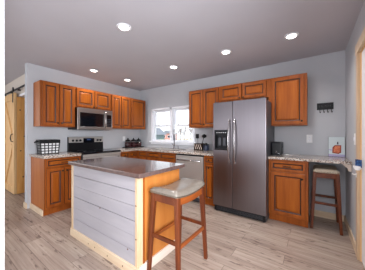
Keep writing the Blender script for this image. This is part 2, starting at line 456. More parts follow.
upper('short wide oak double-door wall cabinet above the steel fridge', (2.50, -XF, 0), 0, .825, 2, z0=1.83, kz=.035, margins=(.02, .03))
upper('single-door oak wall cabinet right of the fridge, above the black toaster', (3.325, -XF, 0), 0, .50, 1, hinge='l', margins=(.045, .035))

BT = .874
# base cabinets on the stove wall
cabinet('base_cabinet', 'oak base cabinet with two doors, left of the range below the checked basket', (.60, -2.41, 0), R(90), .53, .60, 0, BT,
        [('drawer', .02, .51, .735, .86, 'pull', .265, .80), ('door', .02, .259, .12, .715, 'knob', .235, .665), ('door', .271, .51, .12, .715, 'knob', .295, .665)], toe=.10)
cabinet('base_cabinet', 'oak base cabinet with two small drawers between the range and the room corner', (.60, -1.105, 0), R(90), .505, .60, 0, BT,
        [('drawer', .02, .236, .735, .86, 'knob', .128, .80), ('drawer', .248, .465, .735, .86, 'knob', .356, .80), ('door', .02, .236, .12, .715, 'knob', .21, .665), ('door', .248, .465, .12, .715, 'knob', .275, .665)], toe=.10)
cabinet('base_cabinet', 'oak sink base cabinet with false drawer fronts below the window', (.60, -.60, 0), 0, 1.115, .597, 0, BT,
        [('drawer', .05, .30, .735, .86, None, 0, 0), ('drawer', .32, .69, .735, .86, None, 0, 0), ('drawer', .71, 1.09, .735, .86, None, 0, 0),
         ('door', .05, .30, .12, .715, 'knob', .275, .665), ('door', .32, .69, .12, .715, 'knob', .66, .665), ('door', .71, 1.09, .12, .715, 'knob', .74, .665)], toe=.10)
cabinet('base_cabinet', 'very narrow oak base cabinet squeezed between dishwasher and fridge', (2.325, -.60, 0), 0, .215, .60, 0, BT,
        [('drawer', .018, .197, .735, .86, 'knob', .107, .80), ('door', .018, .197, .12, .715, 'knob', .107, .665)], toe=.10)
cabinet('base_cabinet', 'oak base cabinet with one door, right of the fridge beside the small stool', (3.368, -.560, 0), 0, .475, .557, 0, .887,
        [('drawer', .03, .445, .735, .865, 'pull', .237, .80), ('door', .03, .445, .12, .712, 'knob', .405, .65)], toe=.10)
b = MB(); b.box(0, .555, -2.426, -2.411, 0, .09, 'pine', .002)
struct(b, 'baseboard_cabinet')

# granite tops
GT0, GT1 = .876, .914
DT0, DT1 = .889, .922
def gtop(boxes, label, GT0=.876, GT1=.914):
    b = MB()
    for x0, x1, y0, y1 in boxes: b.box(x0, x1, y0, y1, GT0, GT1, 'granite', .003)
    return tag(b.build('granite_countertop'), label, 'countertop')
gtop([(.002, .64, -2.435, -1.885)], 'short speckled granite countertop left of the range, under the checked basket')
SX0, SX1, SY0, SY1 = .88, 1.58, -.53, -.12
gtop([(.002, .64, -1.108, -.64), (.002, SX0, -.64, -.002), (SX1, 2.545, -.64, -.002), (SX0, SX1, -.64, SY0), (SX0, SX1, SY1, -.002)], 'L-shaped speckled granite countertop around the sink and the room corner')
gtop([(3.367, 4.265, -.588, -.002)], 'speckled granite desk countertop on the right, over the small stool', DT0, DT1)
b = MB(); b.prism([(4.268, .888), (4.190, .888), (4.190, .876), (4.240, .825), (4.240, .80), (4.268, .80)], 'y', -.535, -.46, 'pinew')
tag(b.build('counter_bracket'), 'pale wooden bracket on the right wall holding up the granite desk end', 'bracket')

# sink and faucet
r = thing('kitchen_sink', 'stainless steel drop-in sink below the window', 'sink', (0, 0, 0))
b = MB(); e = .018
b.box(SX0-e, SX1+e, SY0-e, SY0+.004, GT1, GT1+.004, 'steelh'); b.box(SX0-e, SX1+e, SY1-.004, SY1+e, GT1, GT1+.004, 'steelh')
b.box(SX0-e, SX0+.004, SY0, SY1, GT1, GT1+.004, 'steelh'); b.box(SX1-.004, SX1+e, SY0, SY1, GT1, GT1+.004, 'steelh'); b.build('rim', r)
b = MB(); zb = .885
b.box(SX0+.005, SX0+.008, SY0+.005, SY1-.005, zb, GT1, 'steels'); b.box(SX1-.008, SX1-.005, SY0+.005, SY1-.005, zb, GT1, 'steels')
b.box(SX0+.005, SX1-.005, SY0+.005, SY0+.008, zb, GT1, 'steels'); b.box(SX0+.005, SX1-.005, SY1-.008, SY1-.005, zb, GT1, 'steels')
b.box(SX0+.005, SX1-.005, SY0+.005, SY1-.005, zb-.004, zb, 'steels'); b.box(1.215, 1.235, SY0+.008, SY1-.008, zb, GT1-.006, 'steels', .003); b.build('basin', r)
r = thing('kitchen_faucet', 'tall chrome pull-down faucet standing behind the sink', 'faucet', (1.265, -.085, GT1), R(36))
MB().lathe((0, 0, 0), [(.030, 0), (.030, .006), (.024, .02), (.018, .03), (.016, .05)], 'chrome', n=16).build('base', r)
pts = [(0, 0, .04), (0, 0, .36)]+[(0, -.08+.08*math.cos(a), .36+.08*math.sin(a)) for a in [k*math.pi/8 for k in range(1, 9)]]+[(0, -.16, .31)]
MB().tube(pts, .0115, 'chrome').build('spout', r)
MB().lathe((0, -.16, .20), [(.014, 0), (.017, .015), (.015, .08), (.012, .115)], 'dgrey', n=14).build('spray_head', r)
MB().tube([(-.012, 0, .07), (-.03, -.005, .085), (-.06, -.02, .125)], [.009, .008, .005], 'chrome').build('lever', r)
r = thing('soap_dispenser', 'small chrome soap pump on the counter right of the faucet', 'soap dispenser', (1.37, -.075, GT1))
MB().lathe((0, 0, 0), [(.018, 0), (.018, .006), (.009, .01), (.009, .05)], 'chrome', n=12).build('base', r)
MB().tube([(0, 0, .045), (0, 0, .06), (0, -.05, .062)], .006, 'chrome', n=8).build('nozzle', r)

# ------------------------------------------------------------------ fridge
def fridge():
    X0, X1, YF, YD = 2.565, 3.365, -.67, -.73
    r = thing('refrigerator', 'tall side-by-side stainless steel refrigerator with ice and water dispenser', 'refrigerator', ((X0+X1)/2, -.35, 0))
    xo, yo = (X0+X1)/2, -.35
    def B(): return MB()
    x0, x1 = X0-xo, X1-xo; yf, yd = YF-yo, YD-yo; yb = -.03-yo
    B().box(x0+.003, x1-.003, yf+.006, yb, .03, 1.735, 'fside', .004).build('body', r)
    g = B(); g.box(x0+.01, x1-.01, yf-.03, yf+.02, .012, .095, 'black', .004)
    for i in range(5): g.box(x0+.05, x1-.05, yf-.033, yf-.029, .03+i*.012, .034+i*.012, 'dgrey')
    g.build('toe_grille', r)
    for xx in (x0+.04, x1-.04):
        B().lathe((xx, yf+.0, 0), [(.018, 0), (.018, .014)], 'black', n=12).build('foot', r)
    xm = x0+.322
    # dispenser opening in the freezer door
    dx0, dx1, dz0, dz1 = x0+.032, x0+.255, 1.0, 1.305
    f = B(); a, c = .105, 1.752
    # freezer door as a rim of slabs around the recess
    f.box(x0, dx0, yd, yf, a, c, 'steel', .006); f.box(dx1, xm-.003, yd, yf, a, c, 'steel', .006)
    f.box(dx0-.004, dx1+.004, yd, yf, a, dz0, 'steel', .006); f.box(dx0-.004, dx1+.004, yd, yf, dz1, c, 'steel', .006)
    f.box(dx0-.01, dx1+.01, yd+.05, yf, dz0-.01, dz1+.01, 'dgrey')
    fo = f.build('freezer_door', r)
    # flush skins so that no seams show round the recess
    d = B()
    t = .016
    d.box(dx0-t/2, dx1+t/2, yd-.004, yd+.012, dz1-.075, dz1+t/2, 'black', .003)
    d.box(dx0-t/2, dx0+t/2, yd-.004, yd+.05, dz0, dz1, 'black', .002); d.box(dx1-t/2, dx1+t/2, yd-.004, yd+.05, dz0, dz1, 'black', .002)
    d.box(dx0-t/2, dx1+t/2, yd-.006, yd+.05, dz0-t/2, dz0+.02, 'black', .002)
    d.box(dx0, dx1, yd+.045, yd+.052, dz0, dz1, 'black')
    do = d.build('dispenser', fo)
    for k in (0.33, .68):
        xx = dx0+(dx1-dx0)*k
        B().box(xx-.024, xx+.024, yd+.012, yd+.045, dz0+.06, dz0+.19, 'dgrey', .008).build('paddle', fo)
    k = B()
    k.box(dx0+.02, dx1-.02, yd-.0045, yd-.003, dz1-.05, dz1-.02, 'black')
    for i in range(5): k.box(dx0+.03+i*.036, dx0+.045+i*.036, yd-.0055, yd-.003, dz1-.04, dz1-.03, 'white')
    k.build('dispenser_panel', fo)
    B().box(xm+.003, x1, yd, yf, a, c, 'steel', .006).build('fridge_door', r)
    for s, nm in ((-1, 'handle'), (1, 'handle')):
        hx = xm+s*.040; pts = []
        for i in range(13):
            u = i/12; z = .80+u*.66; o = .018+.045*math.sin(math.pi*u)
            pts.append((hx+s*(-.008)*math.sin(math.pi*u)*-1, yd-o, z))
        h = B(); h.tube([(hx, yd, .80)]+pts+[(hx, yd, 1.46)], .0105, 'steelh'); h.build(nm, r)
    for xx in (x0+.05, x1-.05): B().box(xx-.03, xx+.03, yd+.01, yf+.05, 1.752, 1.762, 'dgrey', .003).build('hinge_cover', r)
fridge()

# ------------------------------------------------------------------ range (local: x along the wall, front -y), placed on the stove wall
def range_():
    w = .757; r = thing('cooking_range', 'stainless steel electric range with black glass cooktop and knobs on its backguard', 'range', (.64, -1.870, 0), R(90))
    b = MB(); b.box(0, w, .0, .63, .02, .889, 'dgrey', .003); b.build('body', r)
    b = MB(); b.box(-.001, w+.001, -.034, .60, .890, .925, 'blackg', .004)
    b.build('cooktop', r)
    for (cx, cy, rr) in ((.2, .14, .10), (.2, .43, .075), (.56, .14, .075), (.56, .43, .10)):
        bb = MB(); bb.tube([(cx+rr*math.cos(a), cy+rr*math.sin(a), .9252) for a in [k*math.pi/14 for k in range(28)]], .0012, 'dgrey', n=4, closed=True); bb.build('burner_ring', r)
    b = MB(); b.box(.002, w-.002, -.028, .0, .84, .888, 'steels', .004); b.build('front_panel', r)
    b = MB(); b.box(.004, w-.004, -.025, 0, .22, .835, 'steels', .006); d = b.build('oven_door', r)
    MB().box(.10, w-.10, -.028, -.024, .34, .70, 'blackg', .002).build('door_window', d)
    h = MB(); h.tube([(.06, -.026, .80), (.06, -.062, .80), (w-.06, -.062, .80), (w-.06, -.026, .80)], .012, 'steelh'); h.build('handle', d)
    b = MB(); b.box(.004, w-.004, -.024, 0, .03, .205, 'steels', .006); b.build('drawer', r)
    # backguard
    b = MB(); b.prism([(.57, .925), (.63, .925), (.63, 1.19), (.600, 1.19), (.585, 1.18)], 'x', .022, w-.022, 'black'); b.build('backguard', r)
    b = MB(); b.prism([(.5805, 1.055), (.5725, 1.185), (.585, 1.193), (.5995, 1.193), (.60, 1.04)], 'x', .026, w-.026, 'steels'); pnl = b.build('control_panel', r)
    b = MB(); b.box(.30, .53, .566, .576, 1.075, 1.165, 'blackg', .002); b.build('display', r)
    MB().box(.37, .45, .5650, .5662, 1.125, 1.15, 'led').build('clock', r)
    for kx in (.10, .17, .24, .60, .67):
        MB().lathe((kx, .574, 1.12), [(.023, 0), (.023, .006), (.019, .02), (.017, .024)], 'black', n=16, axis='y').build('knob', r)
range_()

# microwave
def microwave():
    w = .712; z0, z1 = 1.335, 1.738
    r = thing('microwave', 'stainless over-the-range microwave with black glass door above the range', 'microwave', (.375, -1.84, 0), R(90))
    MB().box(0, w, .0, .365, z0, z1, 'black', .003).build('body', r)
    b = MB(); x1 = w-.16
    b.box(0, x1, -.025, 0, z1-.085, z1, 'steelm', .003); b.box(0, x1, -.025, 0, z0, z0+.055, 'steelm', .003)
    b.box(0, .045, -.025, 0, z0+.05, z1-.08, 'steelm', .003); b.box(x1-.03, x1, -.025, 0, z0+.05, z1-.08, 'steelm', .003)
    d = b.build('door', r)
    MB().box(.04, x1-.025, -.02, -.004, z0+.05, z1-.08, 'blackg').build('door_window', d)
    MB().tube([(x1-.012, -.024, z0+.04), (x1-.012, -.06, z0+.06), (x1-.012, -.064, (z0+z1)/2), (x1-.012, -.06, z1-.05), (x1-.012, -.024, z1-.03)], .010, 'steelh').build('handle', d)
    b = MB(); b.box(x1+.004, w, -.025, 0, z0, z1, 'steelm', .003); c = b.build('control_panel', r)
    MB().box(x1+.03, w-.022, -.028, -.024, z0+.06, z1-.09, 'blackg', .001).build('keypad', c)
    k = MB()
    for i in range(5):
        for j in range(3): k.box(x1+.042+j*.03, x1+.062+j*.03, -.0292, -.0278, z0+.075+i*.033, z0+.092+i*.033, 'dgrey')
    k.build('key_grid', c)
    MB().box(.05, w-.05, .02, .3, z0-.006, z0+.001, 'dgrey').build('vent_grille', r)
microwave()

# dishwasher
def dishwasher():
    r = thing('dishwasher', 'stainless steel dishwasher with bar handle between sink cabinet and narrow cabinet', 'dishwasher', (1.722, -.60, 0))
    w = .598
    MB().box(.004, w-.004, .03, .58, .02, .868, 'dgrey').build('body', r)
    MB().box(.02, w-.02, .05, .07, 0, .10, 'black').build('toe_panel', r)
    b = MB(); b.box(.002, w-.002, -.03, .03, .105, .845, 'steels', .006); d = b.build('door', r)
    MB().box(.002, w-.002, -.02, .03, .848, .868, 'black', .002).build('control_strip', r)
    h = MB(); h.tube([(.05, -.03, .765), (.05, -.068, .765), (w-.05, -.068, .765), (w-.05, -.03, .765)], .011, 'steelh'); h.build('handle', d)
dishwasher()

# ------------------------------------------------------------------ island
def island():
    X0, X1, Y0, Y1 = 1.455, 2.655, -2.385, -1.80
    r = thing('kitchen_island', 'rectangular kitchen island with pale painted shiplap side and pine edging', 'island', (X0, Y0, 0))
    w, d = X1-X0, Y1-Y0
    MB().box(0, w-.012, .0, d, 0, .872, 'gap').build('core', r)
    b = MB(); n = 6; z = .085; ph = (.872-.085)/n
    gp = [.001, .0022, .0008, .0030, .0012, .0026, .001]
    for i in range(n): b.box(.03, w-.022, -.014, 0, z+i*ph+gp[i], z+(i+1)*ph-gp[i+1], 'shiplap', .0012)
    for (kx, kz) in ((1.07, .20), (.62, .47)): b.lathe((kx, -.0142, kz), [(.009, 0), (.007, .0005)], 'knot', n=8, axis='y')
    b.build('shiplap_panel', r)
    b = MB(); b.box(-.006, .034, -.020, .05, .085, .872, 'pinev', .002); b.build('corner_trim', r)
    b = MB(); b.box(w-.024, w+.006, -.020, .045, .085, .872, 'pinev', .002)
    for kz in (.62, .33): b.lathe((w-.010, -.0205, kz), [(.008, 0), (.006, .0006)], 'knot', n=8, axis='y')
    b.build('corner_trim', r)
    b = MB(); b.box(w-.012, w, .03, d, .085, .872, 'oakside'); b.build('end_panel', r)
    b = MB(); b.box(w-.012, w+.008, .045, .066, .085, .872, 'oak', .001); b.build('end_batten', r)
    b = MB(); b.box(-.006, 0, .05, d, .0, .872, 'oakside'); b.build('end_panel', r)
    b = MB(); b.box(-.008, w+.016, -.032, -.0, 0, .088, 'pine', .002)
    for kx in (.42, .55, .78, 1.02): b.lathe((kx, -.0322, .035+.03*(kx % .3)), [(.008, 0), (.006, .0005)], 'knot', n=8, axis='y')
    b.build('baseboard', r)
    MB().box(w-.0, w+.016, 0, d, 0, .088, 'pinew', .002).build('baseboard', r)
    MB().box(-.001, w+.001, d-.0, d+.012, 0, .872, 'oakside').build('back_panel', r)
    t = MB(); t.box(X0-.002, X1+.075, -2.445, -1.780, .874, .912, 'isltop', .005)
    tag(t.build('island_countertop'), 'glossy dark brown countertop lying on the shiplap island', 'countertop')
island()

# ------------------------------------------------------------------ stools
def stool(label, loc, seatm, rz=0, wid=.33, ln=.46, ht=.70):
    """saddle seat stool, long side along y"""
    r = thing('saddle_stool', label, 'stool', loc, rz, 'backless saddle stools')
    lx, ly = wid/2, ln/2                     # feet half spread
    tx, ty = wid/2-.035, ln/2-.030           # leg tops
    curve = lambda y: .030*(2*y/(ln+.04))**2
    nx, ny = 10, 20; hw, hl = wid/2-.016, ln/2+.006
    # seat cushion
    t = bmesh.new(); top = []; bot = []
    def rad(u): return (1-max(0, (abs(u)-.80)/.20)**2)
    for i in range(nx+1):
        tr, brw = [], []
        for j in range(ny+1):
            u = i/nx*2-1; v = j/ny*2-1
            x, y = u*hw, v*hl
            e = min(rad(u), 1-max(0, (abs(v)-.88)/.12)**2)
            puff = .028+.022*math.sqrt(max(e, 0))+.006*(1-u*u)
            tr.append(t.verts.new((x, y, ht+curve(y)+puff))); brw.append(t.verts.new((x, y, ht+curve(y))))
        top.append(tr); bot.append(brw)
    for i in range(nx):
        for j in range(ny):
            t.faces.new((top[i][j], top[i+1][j], top[i+1][j+1], top[i][j+1])); t.faces.new((bot[i][j], bot[i][j+1], bot[i+1][j+1], bot[i+1][j]))
    for j in range(ny):
        t.faces.new((top[0][j+1], bot[0][j+1], bot[0][j], top[0][j])); t.faces.new((top[nx][j], bot[nx][j], bot[nx][j+1], top[nx][j+1]))
    for i in range(nx):
        t.faces.new((top[i][0], bot[i][0], bot[i+1][0], top[i+1][0])); t.faces.new((top[i+1][ny], bot[i+1][ny], bot[i][ny], top[i][ny]))
    bmesh.ops.recalc_face_normals(t, faces=t.faces[:])
    s = MB(); s.merge(t, seatm, smooth=True); so = s.build('seat', r)
    nb = MB()
    for k in range(27):
        y = -hl+.01+k*(2*hl-.02)/26
        for sx in (-1, 1): nb.box(sx*hw-.003, sx*hw+.003, y-.004, y+.004, ht+curve(y)+.005, ht+curve(y)+.013, 'nail')
    for k in range(17):
        x = -hw+.01+k*(2*hw-.02)/16
        for sy in (-1, 1): nb.box(x-.004, x+.004, sy*hl-.003, sy*hl+.003, ht+curve(hl)+.005, ht+curve(hl)+.013, 'nail')
    nb.build('nail_trim', so)
    # aprons: long ones follow the saddle
    for sx in (-1, 1):
        pts = []; N = 14
        for k in range(N+1):
            y = -ty-.02+k*(2*ty+.04)/N; pts.append((y, ht+curve(y)+.0))
        low = []
        for k in range(N+1):
            y = (ty+.02)-k*(2*ty+.04)/N; low.append((y, ht+curve(y)-.058+.0))
        a = MB(); xx = sx*(tx+.006); a.prism(pts+low, 'x', xx-.010, xx+.010, 'stoola'); a.build('apron', r)
    for sy in (-1, 1):
        yy = sy*(ty+.006); a = MB(); a.box(-tx, tx, yy-.010, yy+.010, ht-.048, ht+curve(ty)-.002, 'stool', .002); a.build('apron', r)
    for sx in (-1, 1):
        for sy in (-1, 1):
            MB().bar((sx*lx, sy*ly, 0), (sx*tx, sy*ty, ht+curve(ty)-.004), .030, .042, 'stool', .030, .042, bev=.003).build('leg', r)
    def P(sx, sy, z):
        f = z/ht; return Vector((sx*(lx+(tx-lx)*f), sy*(ly+(ty-ly)*f), z))
    for sx in (-1, 1): MB().bar(P(sx, -1, .315), P(sx, 1, .315), .020, .020, 'stoola', .032, .032, bev=.002).build('stretcher', r)
    for sy in (-1, 1): MB().bar(P(-1, sy, .345), P(1, sy, .345), .020, .020, 'stool', .032, .032, bev=.002).build('stretcher', r)
    return r
stool('large wooden saddle stool with smooth greige padded seat in front of the island end', (2.856, -2.065, 0), 'seat')
stool('wooden saddle stool with oatmeal fabric seat tucked under the granite desk counter', (4.03, -.285, 0), 'seatl', wid=.30, ln=.40, ht=.722)

# ------------------------------------------------------------------ recessed ceiling lights
spots = [(2.17, -2.17, 'nearest to the camera, above the island'), (.54, -1.61, 'above the microwave side of the kitchen'), (.56, -.86, 'nearest to the window corner of the room'),
         (1.87, -.89, 'in front of the wall cabinets beside the window'), (2.86, -.92, 'in front of the refrigerator'), (3.68, -.88, 'nearest to the right wall')]
def downlight(x, y, where):
    r = thing('recessed_light', 'round white recessed ceiling light '+where, 'ceiling light', (x, y, H), 0, 'recessed ceiling lights')
    b = MB(); b.lathe((0, 0, 0), [(.052, 0), (.080, 0), (.078, -.008), (.056, -.010), (.052, -.004)], 'white', n=28); b.build('trim_ring', r)
    MB().lathe((0, 0, 0), [(.001, -.004), (.054, -.004), (.054, -.006), (.001, -.006)], 'lamp', n=28).build('lens', r)
    l = bpy.data.lights.new('downlight_beam', 'SPOT'); l.energy = DOWNLIGHT_W*4; l.spot_size = R(150); l.spot_blend = 1; l.shadow_soft_size = .07; l.color = DOWNLIGHT_COL
    o = bpy.data.objects.new('downlight_beam', l); COL.objects.link(o); o.location = (x, y, H-.02)
spots.append((-1.5, -3.5, 'added out of view in the hall to brighten the barn door'))  # unseen hall lamp, added to brighten the barn door
for s in spots: downlight(*s)

# ------------------------------------------------------------------ barn door in the hall
def barn():
    r = thing('barn_door', 'sliding knotty pine barn door with black hardware in the hall at far left', 'door', (-1.52, -2.36, 0))
    x0, x1 = -.44, .42; z0, z1 = .015, 2.10
    b = MB(); n = 6
    for i in range(n): b.box(x0+i*(x1-x0)/n+.001, x0+(i+1)*(x1-x0)/n-.001, -.010, .015, z0, z1, 'barn', .002)
    b.build('panel', r)
    for (a, c, d, e) in ((x0, x0+.11, z0, z1), (x1-.11, x1, z0, z1), (x0+.11, x1-.11, z0, z0+.14), (x0+.11, x1-.11, z1-.14, z1), (x0+.11, x1-.11, 1.03, 1.15)):
        MB().box(a, c, -.028, -.010, d, e, 'barn', .002).build('rail', r)
    for (p, q) in (((x0+.14, -.019, z0+.16), (x1-.14, -.019, 1.02)), ((x0+.14, -.019, z1-.16), (x1-.14, -.019, 1.16))):
        q2 = (q[0], q[1], q[2]); MB().bar(p, q2, .10, .10, 'barn', .030, .030, up=(0, 1, 0)).build('brace', r)
    for hx in (x0+.06, x1-.06):
        h = MB(); h.box(hx-.02, hx+.02, -.036, -.028, z1-.20, z1+.06, 'blackm', .002); h.lathe((hx, -.022, z1+.075), [(.045, 0), (.045, .012)], 'blackm', n=18, axis='y')
        for z in (z1-.17, z1-.06): h.lathe((hx, -.036, z), [(.009, 0), (.006, .006)], 'blackm', n=8, axis='y')
        h.build('hanger', r)
    MB().tube([(x1-.05, -.028, 1.09), (x1-.07, -.055, 1.10), (x1-.085, -.065, 1.17), (x1-.07, -.055, 1.24), (x1-.05, -.028, 1.25)], .009, 'blackm', n=8).build('handle', r)
    t = thing('barn_door_rail', 'black iron sliding rail the barn door hangs from', 'rail', (-1.2, -2.36, 2.15))
    MB().box(-.85, .78, -.020, -.010, -.018, .018, 'blackm', .001).build('bar', t)
    for xx in (-.8, -.3, .2, .7): MB().lathe((xx, .06, 0), [(.012, 0), (.012, .075), (.015, .08)], 'blackm', n=10, axis='y').build('standoff', t)
barn()
r = thing('pine_door', 'amber pine door standing open behind the barn door', 'door', (-1.098, -2.34, 0), R(90))
b = MB(); 
for i in range(4): b.box(i*.19+.001, (i+1)*.19-.001, -.004, .03, .01, 2.02, 'barn2', .002)
b.build('panel', r)
b = MB()
for (xx, zz) in ((.05, 1.75), (.12, 1.2), (.06, .9), (.15, .6), (.10, .35)): b.lathe((xx, -.0042, zz), [(.014, 0), (.010, .0006)], 'knot', n=8, axis='y')
b.build('knots', r)

# ------------------------------------------------------------------ small things on the counters
def basket():
    r = thing('basket', 'black and white checked basket on the left counter', 'basket', (.20, -2.225, GT1))
    wx, wy, h = .085, .135, .185
    b = MB(); t = .004
    def P(f, z, g=1.0): return f*(.92+.08*z/h)*g
    # tapered cotton liner
    bm = bmesh.new(); lo = [bm.verts.new((sx*wx*.90, sy*wy*.90, .003)) for sx, sy in ((-1, -1), (1, -1), (1, 1), (-1, 1))]
    hi = [bm.verts.new((sx*wx*.98, sy*wy*.98, h)) for sx, sy in ((-1, -1), (1, -1), (1, 1), (-1, 1))]
    bm.faces.new(lo[::-1])
    for i in range(4): bm.faces.new((lo[i], lo[(i+1) % 4], hi[(i+1) % 4], hi[i]))
    hi2 = [bm.verts.new(v.co*0.9+Vector((0, 0, v.co.z*.1))) for v in hi]; lo2 = [bm.verts.new(v.co*.9+Vector((0, 0, .006))) for v in lo]
    for i in range(4): bm.faces.new((hi[i], hi[(i+1) % 4], hi2[(i+1) % 4], hi2[i])); bm.faces.new((hi2[i], hi2[(i+1) % 4], lo2[(i+1) % 4], lo2[i]))
    bm.faces.new(lo2); b.merge(bm, 'cloth'); b.build('liner', r)
    g = MB()
    def ringbox(z0, z1):
        k = .92+.08*z0/h
        X, Y = wx*k+.002, wy*k+.002
        g.box(-X, X, -Y, -Y+.004, z0, z1, 'black'); g.box(-X, X, Y-.004, Y, z0, z1, 'black')
        g.box(-X, -X+.004, -Y, Y, z0, z1, 'black'); g.box(X-.004, X, -Y, Y, z0, z1, 'black')
    for z in (.0, .045, .09, .135): ringbox(z, z+.014)
    for i in range(6):
        y = -1+i*.4
        for sx in (-1, 1): g.bar((sx*(wx*.92+.001), y*wy*.92, 0), (sx*(wx+.001), y*wy, h), .005, .005, 'black', .016, .017, up=(0, 1, 0)) if False else g.bar((sx*(wx*.92+.001), y*wy*.92, 0), (sx*(wx+.001), y*wy, h), .013, .013, 'black', .004, .004, up=(1, 0, 0))
    for i in range(5):
        x = -1+i*.5
        for sy in (-1, 1): g.bar((x*wx*.92, sy*(wy*.92+.001), 0), (x*wx, sy*(wy+.001), h), .015, .015, 'black', .004, .004, up=(0, 1, 0))
    g.build('grid', r)
    c = MB(); X, Y = wx+.010, wy+.012
    for (a, bb, cc, d) in ((-X, X, -Y, -Y+.014), (-X, X, Y-.014, Y), (-X, -X+.014, -Y, Y), (X-.014, X, -Y, Y)): c.box(a, bb, cc, d, .178, .238, 'black', .004)
    c.build('cuff', r)
    MB().tube([(.03, -Y, .215), (.03, -Y-.03, .205), (0, -Y-.045, .195), (-.03, -Y-.03, .205), (-.03, -Y, .215)], .010, 'black', n=8).build('handle', r)
basket()

r = tag(MB().box(.03, .21, -.60, -.05, GT1, GT1+.014, 'black', .004).build('jar_tray'), 'long black tray under the three lidded jars in the corner', 'tray')
def jar(y, label):
    r = thing('lidded_jar', label, 'jar', (.12, y, GT1+.014), 0, 'lidded glass jars in the corner')
    MB().lathe((0, 0, 0), [(.068, 0), (.076, .01), (.076, .115), (.056, .14), (.056, .150)], 'glassjar', n=20).build('glass', r)
    MB().lathe((0, 0, .006), [(.066, 0), (.0745, .01), (.0745, .095), (.03, .10)], 'coffee', n=20).build('contents', r)
    MB().lathe((0, 0, .150), [(.062, 0), (.062, .020), (.036, .034), (.014, .040), (.012, .05), (.018, .058), (.010, .07), (.003, .075)], 'black', n=20).build('lid', r)
for y, l in ((-.50, 'clear jar of dark sweets with black knob lid, leftmost of the three in the corner'), (-.325, 'clear jar of dark sweets with black knob lid, middle of the three in the corner'), (-.155, 'clear jar of dark sweets with black knob lid, rightmost and nearest the window')):
    jar(y, l)

# utensil caddy with tools
r = thing('utensil_caddy', 'dark patterned caddy on the counter left of the fridge', 'caddy', (1.985, -.12, GT1))
b = MB()
for (a, c, d, e) in ((-.13, .07, -.06, -.054), (-.13, .07, .054, .06), (-.13, -.124, -.06, .06), (.064, .07, -.06, .06)): b.box(a, c, d, e, 0, .14, 'bronze', .001)
b.box(-.13, .07, -.06, .06, 0, .006, 'bronze'); b.build('box', r)
b = MB()
for i in range(4): b.bar((-.12+i*.045, -.062, .125), (-.075+i*.045, -.062, .02), .009, .009, 'pinew', .003, .003, up=(0, 1, 0))
b.build('lattice', r)
def tool(name, label, x, dx, kind):
    r = thing(name, label, 'utensil', (x, -.12, GT1+.008))
    MB().tube([(0, 0, 0), (dx, 0, .25)], .006, 'black', n=8).build('handle', r)
    if kind: MB().lathe((dx*1.15, 0, .245), [(.008, 0), (.036, .012), (.050, .03), (.050, .055), (.012, .08)], 'black', n=14).build('bowl', r)
    else: MB().box(dx-.045, dx+.030, -.004, .004, .235, .33, 'black', .003).build('blade', r)
tool('spatula', 'black spatula upright in the caddy, left tool', 1.925, -.012, 0)
tool('ladle', 'black ladle leaning right in the caddy', 1.985, .07, 1)
r = thing('canister', 'small navy canister with black lid beside the utensil caddy', 'canister', (2.135, -.16, GT1))
MB().lathe((0, 0, 0), [(.052, 0), (.056, .01), (.056, .10), (.050, .11)], 'teal', n=18).build('body', r)
MB().lathe((0, 0, .11), [(.056, 0), (.056, .020), (.03, .028), (.010, .045)], 'black', n=18).build('lid', r)

# toaster
r = thing('toaster', 'black two-slot toaster on the granite counter right of the fridge', 'toaster', (3.445, -.30, DT1))
MB().box(-.070, .070, -.125, .125, .012, .205, 'black', .018).build('body', r)
MB().box(-.055, .055, -.10, .10, 0, .016, 'dgrey', .003).build('base', r)
for yy in (-.028, .028): MB().box(yy-.011, yy+.011, -.09, .09, .190, .197, 'dgrey').build('slot', r)
MB().box(.063, .080, -.02, .02, .12, .14, 'black', .004).build('lever', r)
MB().tube([(.01, -.128, .05), (.02, -.132, .045), (.04, -.131, .03), (.052, -.127, .025)], .004, 'chrome', n=6).build('crumb_handle', r)
MB().lathe((.0, -.124, .06), [(.016, 0), (.014, .012)], 'steelh', n=14, axis='y').build('dial', r)
tag(MB().tube([(3.53, -.22, DT1+.006), (3.57, -.20, DT1+.006), (3.61, -.15, DT1+.006), (3.66, -.08, DT1+.006), (3.72, -.04, DT1+.006)], .005, 'white_plastic', n=8).build('power_cord'), 'white cord lying on the granite beside the toaster', 'cord')

# standing picture
r = thing('canvas_print', 'pale canvas print with an orange jug picture leaning on the wall above the desk counter', 'picture', (4.168, -.05, DT1))
r.rotation_euler = (R(-6), 0, R(0))
MB().box(-.092, .092, -.012, .012, 0, .285, 'dgrey', .002).build('canvas', r)
b = MB(); b.box(-.090, .090, -.0135, -.012, .002, .283, 'cover'); b.box(-.090, .090, -.0140, -.0135, .002, .035, 'lilac')
b.prism([(-.048, .05), (.02, .04), (.05, .06), (.052, .165), (-.02, .165), (-.045, .13)], 'y', -.0148, -.0138, 'dkorange')
b.prism([(-.034, .062), (.018, .055), (.040, .07), (.042, .150), (-.012, .152), (-.032, .12)], 'y', -.0154, -.0146, 'orange')
b.prism([(.004, .175), (.022, .175), (.020, .215), (.008, .212)], 'y', -.0148, -.0138, 'dgrey')
b.prism([(-.085, .09), (-.05, .085), (-.05, .10), (-.085, .105)], 'y', -.0148, -.0138, 'lilac')
b.build('picture', r)

